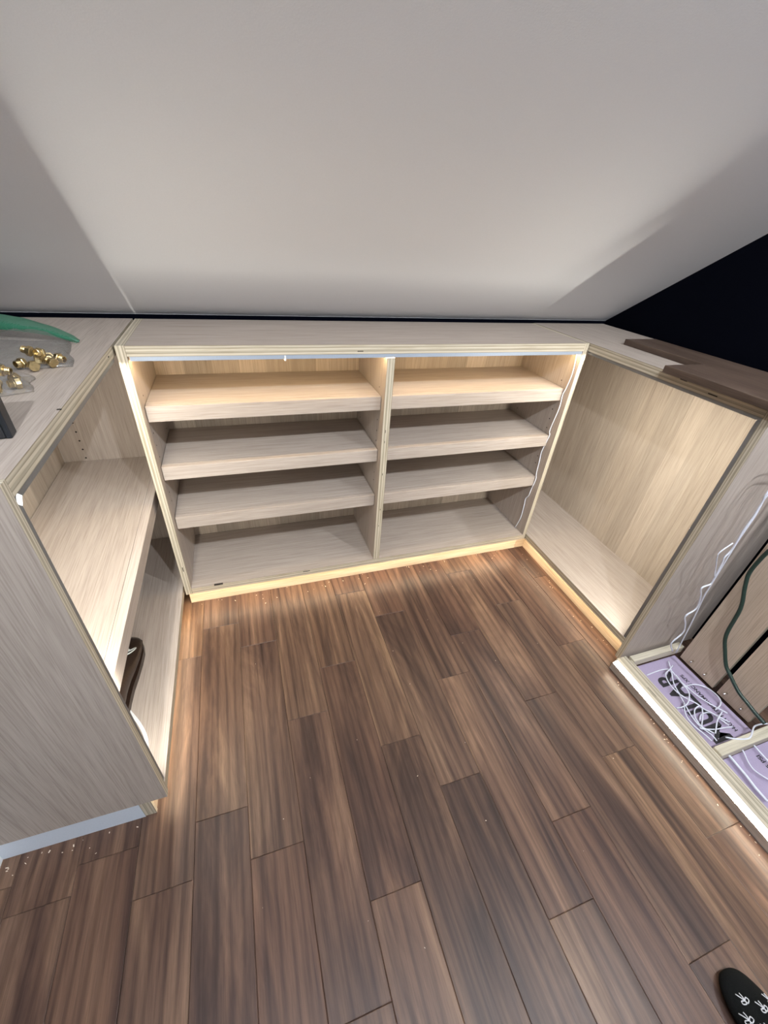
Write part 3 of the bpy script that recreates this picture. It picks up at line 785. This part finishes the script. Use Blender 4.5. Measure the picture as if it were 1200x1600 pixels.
# brass fittings inside the bags: a hexagonal nut with a threaded stub
def fitting_mesh():
    V = []; F = []
    def ring(r, h, k): return [(r * math.cos(2 * math.pi * i / k), r * math.sin(2 * math.pi * i / k), h) for i in range(k)]
    rings = [ring(0.0085, 0, 12), ring(0.0105, 0.001, 12)]
    prof = [(0.0105, 0.0), (0.0115, 0.001), (0.0115, 0.009), (0.0105, 0.010), (0.0075, 0.0102), (0.0075, 0.012), (0.0083, 0.0135), (0.0072, 0.015), (0.0083, 0.0165), (0.0072, 0.018),
            (0.0083, 0.0195), (0.0072, 0.021), (0.0058, 0.0215), (0.0050, 0.012)]
    k = 12
    for r, h in prof:
        for i in range(k):
            a = 2 * math.pi * i / k
            rr = r * (1.0 if h > 0.0101 else (1.0 if i % 2 == 0 else 0.90))
            V.append((rr * math.cos(a), rr * math.sin(a), h - 0.010))
    for j in range(len(prof) - 1):
        for i in range(k):
            a, b = j * k + i, j * k + (i + 1) % k
            F.append((a, b, b + k, a + k))
    F.append(tuple(range(k))[::-1]); F.append(tuple((len(prof) - 1) * k + i for i in range(k)))
    me = bpy.data.meshes.new('brass_fitting'); me.from_pydata(V, [], F); me.materials.append(M_BRASS); me.update()
    return me
FIT = fitting_mesh()
rnd = random.Random(11)
def fittings(spots, label, group, shift=0.0):
    for x, y, z in spots:
        o = bpy.data.objects.new('brass_fitting', FIT); link(o)
        o.location = (x, y - shift, H + z)
        o.rotation_euler = (math.pi / 2 + rnd.uniform(-0.35, 0.35), rnd.uniform(-0.3, 0.3), rnd.uniform(0, 6.28))
        o.scale = (0.8, 0.8, 0.8); o.location.z -= 0.0022
        tag(o, label, 'fitting', group)
fittings([(-0.118, -0.158, 0.013), (-0.094, -0.172, 0.013), (-0.072, -0.150, 0.013), (-0.092, -0.142, 0.013), (-0.108, -0.135, 0.030), (-0.084, -0.156, 0.031), (-0.063, -0.128, 0.013), (-0.084, -0.118, 0.013)],
         'brass fitting lying in the bag with the green closure', 'brass fittings in the green closed bag', 0.012)
fittings([(-0.100, -0.258, 0.013), (-0.090, -0.285, 0.013), (-0.115, -0.285, 0.013), (-0.108, -0.312, 0.013), (-0.134, -0.302, 0.013), (-0.100, -0.276, 0.031), (-0.122, -0.298, 0.031),
          (-0.128, -0.330, 0.013), (-0.148, -0.322, 0.013), (-0.135, -0.268, 0.013), (-0.150, -0.290, 0.014), (-0.160, -0.312, 0.012)],
         'brass fitting lying in the bag with the barcode label', 'brass fittings in the labelled bag')

# black box standing at the edge of the left top
bb = tag(empty('tool_case', (-0.121, -0.476, H), 0.10), 'black plastic case standing on the left cabinet top', 'case')
def rel(o, par):
    o.parent = par
    o.location = o.location.copy()
    return o
def relbox(name, x0, x1, y0, y1, z0, z1, mat, par, bevel=0.0):
    o = box(name, x0, x1, y0, y1, z0, z1, mat, None, bevel=bevel); o.parent = par; return o
relbox('case_body', -0.075, 0.080, -0.016, 0.006, 0.0006, 0.118, M_BLACK, bb, 0.002)
relbox('case_frame', 0.0802, 0.0868, -0.016, 0.006, 0.0006, 0.118, M_SLATE, bb, 0.0015)
relbox('case_band', -0.076, 0.0872, -0.0175, -0.0162, 0.045, 0.056, M_SLATE, bb, 0.0004)
o = tube('case_mark', [(0.035, -0.0168, 0.020), (0.050, -0.0168, 0.017), (0.062, -0.0168, 0.021), (0.067, -0.0168, 0.030)], 0.0009, M_WHITE)
o.parent = bb
# two dark boards on the right top
tag(box('dark_board', 1.441, 1.566, -0.60, -0.018, H + 0.0004, H + 0.0170, M_BOARD, bevel=0.0012), 'dark brown floor board lying on the right cabinet top next to the wall', 'board')
tag(box('dark_board', 1.297, 1.439, -0.60, -0.300, H + 0.0004, H + 0.0180, M_BOARD, bevel=0.0012), 'dark brown floor board overhanging the front of the right cabinet top', 'board')

# ------------------------------------------------------------------ foot in a black sock at the near right
FX, FY, FA = 1.003, -1.188, math.radians(2)
foot = tag(empty('person', (FX, FY - 0.12, 0.0)), 'foot in a black sock with white cherry motifs, standing on the floor', 'person')
def fpt(s, lat, z):   # s: distance behind the toe tip, lat: to the right
    d = Vector((math.sin(-FA), -math.cos(FA), 0)); r = Vector((math.cos(FA), math.sin(-FA), 0))
    r = Vector((-d.y, d.x, 0))
    q = Vector((FX, FY, 0)) + d * s + r * lat
    return (q.x, q.y, z)
secs = [(0.000, 0.010, 0.016, 0.006), (0.005, 0.021, 0.023, 0.004), (0.014, 0.030, 0.028, 0.002), (0.030, 0.038, 0.033, 0.0), (0.055, 0.044, 0.042, 0.0), (0.085, 0.045, 0.052, 0.0),
        (0.120, 0.040, 0.066, 0.0), (0.150, 0.036, 0.082, 0.0), (0.180, 0.034, 0.094, 0.0), (0.210, 0.033, 0.096, 0.0), (0.232, 0.027, 0.080, 0.001), (0.243, 0.014, 0.060, 0.006)]
rings = []
for s, hw, hh, zb0 in secs:
    ring = []
    for k in range(18):
        a = 2 * math.pi * k / 18
        c, sn = math.cos(a), math.sin(a)
        lat = hw * (abs(c) ** 0.8) * (1 if c >= 0 else -1) * (1 - 0.18 * max(0, sn))
        z = 0.001 + zb0 + (hh - zb0) * (0.5 + 0.5 * (abs(sn) ** 0.8) * (1 if sn >= 0 else -1))
        ring.append(fpt(s, lat, z))
    rings.append(ring)
body = loft('sock_foot', rings, M_SOCK, foot)
ss = body.modifiers.new('s', 'SUBSURF'); ss.levels = 1; ss.render_levels = 2
rings = []
for z, hw, s0, s1 in ((0.060, 0.030, 0.150, 0.240), (0.085, 0.031, 0.158, 0.240), (0.115, 0.033, 0.168, 0.238), (0.150, 0.035, 0.166, 0.240), (0.200, 0.040, 0.162, 0.250), (0.250, 0.045, 0.158, 0.262), (0.255, 0.040, 0.163, 0.257)):
    ring = []
    for k in range(18):
        a = 2 * math.pi * k / 18
        ring.append(fpt((s0 + s1) / 2 - (s1 - s0) / 2 * math.sin(a), hw * math.cos(a), z))
    rings.append(ring)
leg = loft('sock_leg', rings, M_SOCK, foot)
ss = leg.modifiers.new('s', 'SUBSURF'); ss.levels = 1; ss.render_levels = 2
def top_z(s, lat):
    for a, b in zip(secs, secs[1:]):
        if a[0] <= s <= b[0]:
            t = (s - a[0]) / (b[0] - a[0]); hw = a[1] * (1 - t) + b[1] * t; hh = a[2] * (1 - t) + b[2] * t
            x = min(0.98, abs(lat) / hw)
            return 0.001 + hh * (0.5 + 0.5 * math.sqrt(max(0, 1 - x ** 2.0))) + 0.0002
    return 0.05
def motif(s, lat):
    V = []; F = []
    def stroke(pts, r):
        P = [Vector(fpt(s + 1.2 * a, lat + 1.2 * b, top_z(s + 1.2 * a, lat + 1.2 * b))) for a, b in pts]
        v, f = quad_strip_tube(smooth_path(P, 3), r, 6)
        k = len(V); V.extend(v); F.extend(tuple(i + k for i in q) for q in f)
    stroke([(-0.0068, -0.0035), (-0.003, -0.001), (0.002, 0.002)], 0.0009)
    stroke([(-0.0062, 0.0022), (-0.002, 0.0026), (0.002, 0.002)], 0.0009)
    stroke([(0.002, 0.002), (0.001, -0.003), (0.004, -0.0035), (0.005, 0.0008), (0.002, 0.002)], 0.0009)
    stroke([(0.002, 0.002), (-0.0005, 0.006), (0.003, 0.0075), (0.005, 0.003), (0.002, 0.002)], 0.0009)
    mesh_obj('sock_motif', V, F, M_SOCKW, foot, smooth=True)
for s, lat in ((0.037, -0.017), (0.053, 0.004), (0.056, -0.033), (0.050, 0.029), (0.074, -0.016), (0.078, 0.020), (0.098, -0.002), (0.100, 0.028), (0.102, -0.028), (0.125, -0.014), (0.128, 0.014)):
    motif(s, lat)

# ------------------------------------------------------------------ sawdust chips along the toe boards
rnd = random.Random(5)
V = []; F = []
def chip(x, y, s):
    a = rnd.uniform(0, 6.28); k = len(V)
    l, w, h = s * rnd.uniform(0.7, 2.0), s * rnd.uniform(0.4, 0.8), s * 0.5
    for zz in (0.0002, h):
        for dx, dy in ((-l, -w), (l, -w), (l, w), (-l, w)):
            V.append((x + dx * math.cos(a) - dy * math.sin(a), y + dx * math.sin(a) + dy * math.cos(a), zz))
    F.extend(tuple(k + i for i in f) for f in BOXF)
for i in range(34): chip(rnd.uniform(0.03, W - 0.03), 0.038 - abs(rnd.gauss(0, 0.03)), rnd.uniform(0.0006, 0.0014))
for i in range(16): chip(XR + 0.03 - abs(rnd.gauss(0, 0.03)), rnd.uniform(-0.5, 0.0), rnd.uniform(0.0006, 0.0014))
for i in range(22): chip(1.286 - abs(rnd.gauss(0, 0.014)), rnd.uniform(-1.2, -0.6), rnd.uniform(0.0006, 0.0014))
for i in range(16): chip(rnd.uniform(-0.33, -0.06), YN - 0.004 - abs(rnd.gauss(0, 0.014)), rnd.uniform(0.0008, 0.0018))
for i in range(26): chip(rnd.uniform(0.1, 1.2), rnd.uniform(-1.0, -0.05), rnd.uniform(0.0004, 0.0009))
tag(mesh_obj('sawdust', V, F, M_DUST), 'scattered pale sawdust and wood chips on the floor', 'sawdust', kind='stuff')
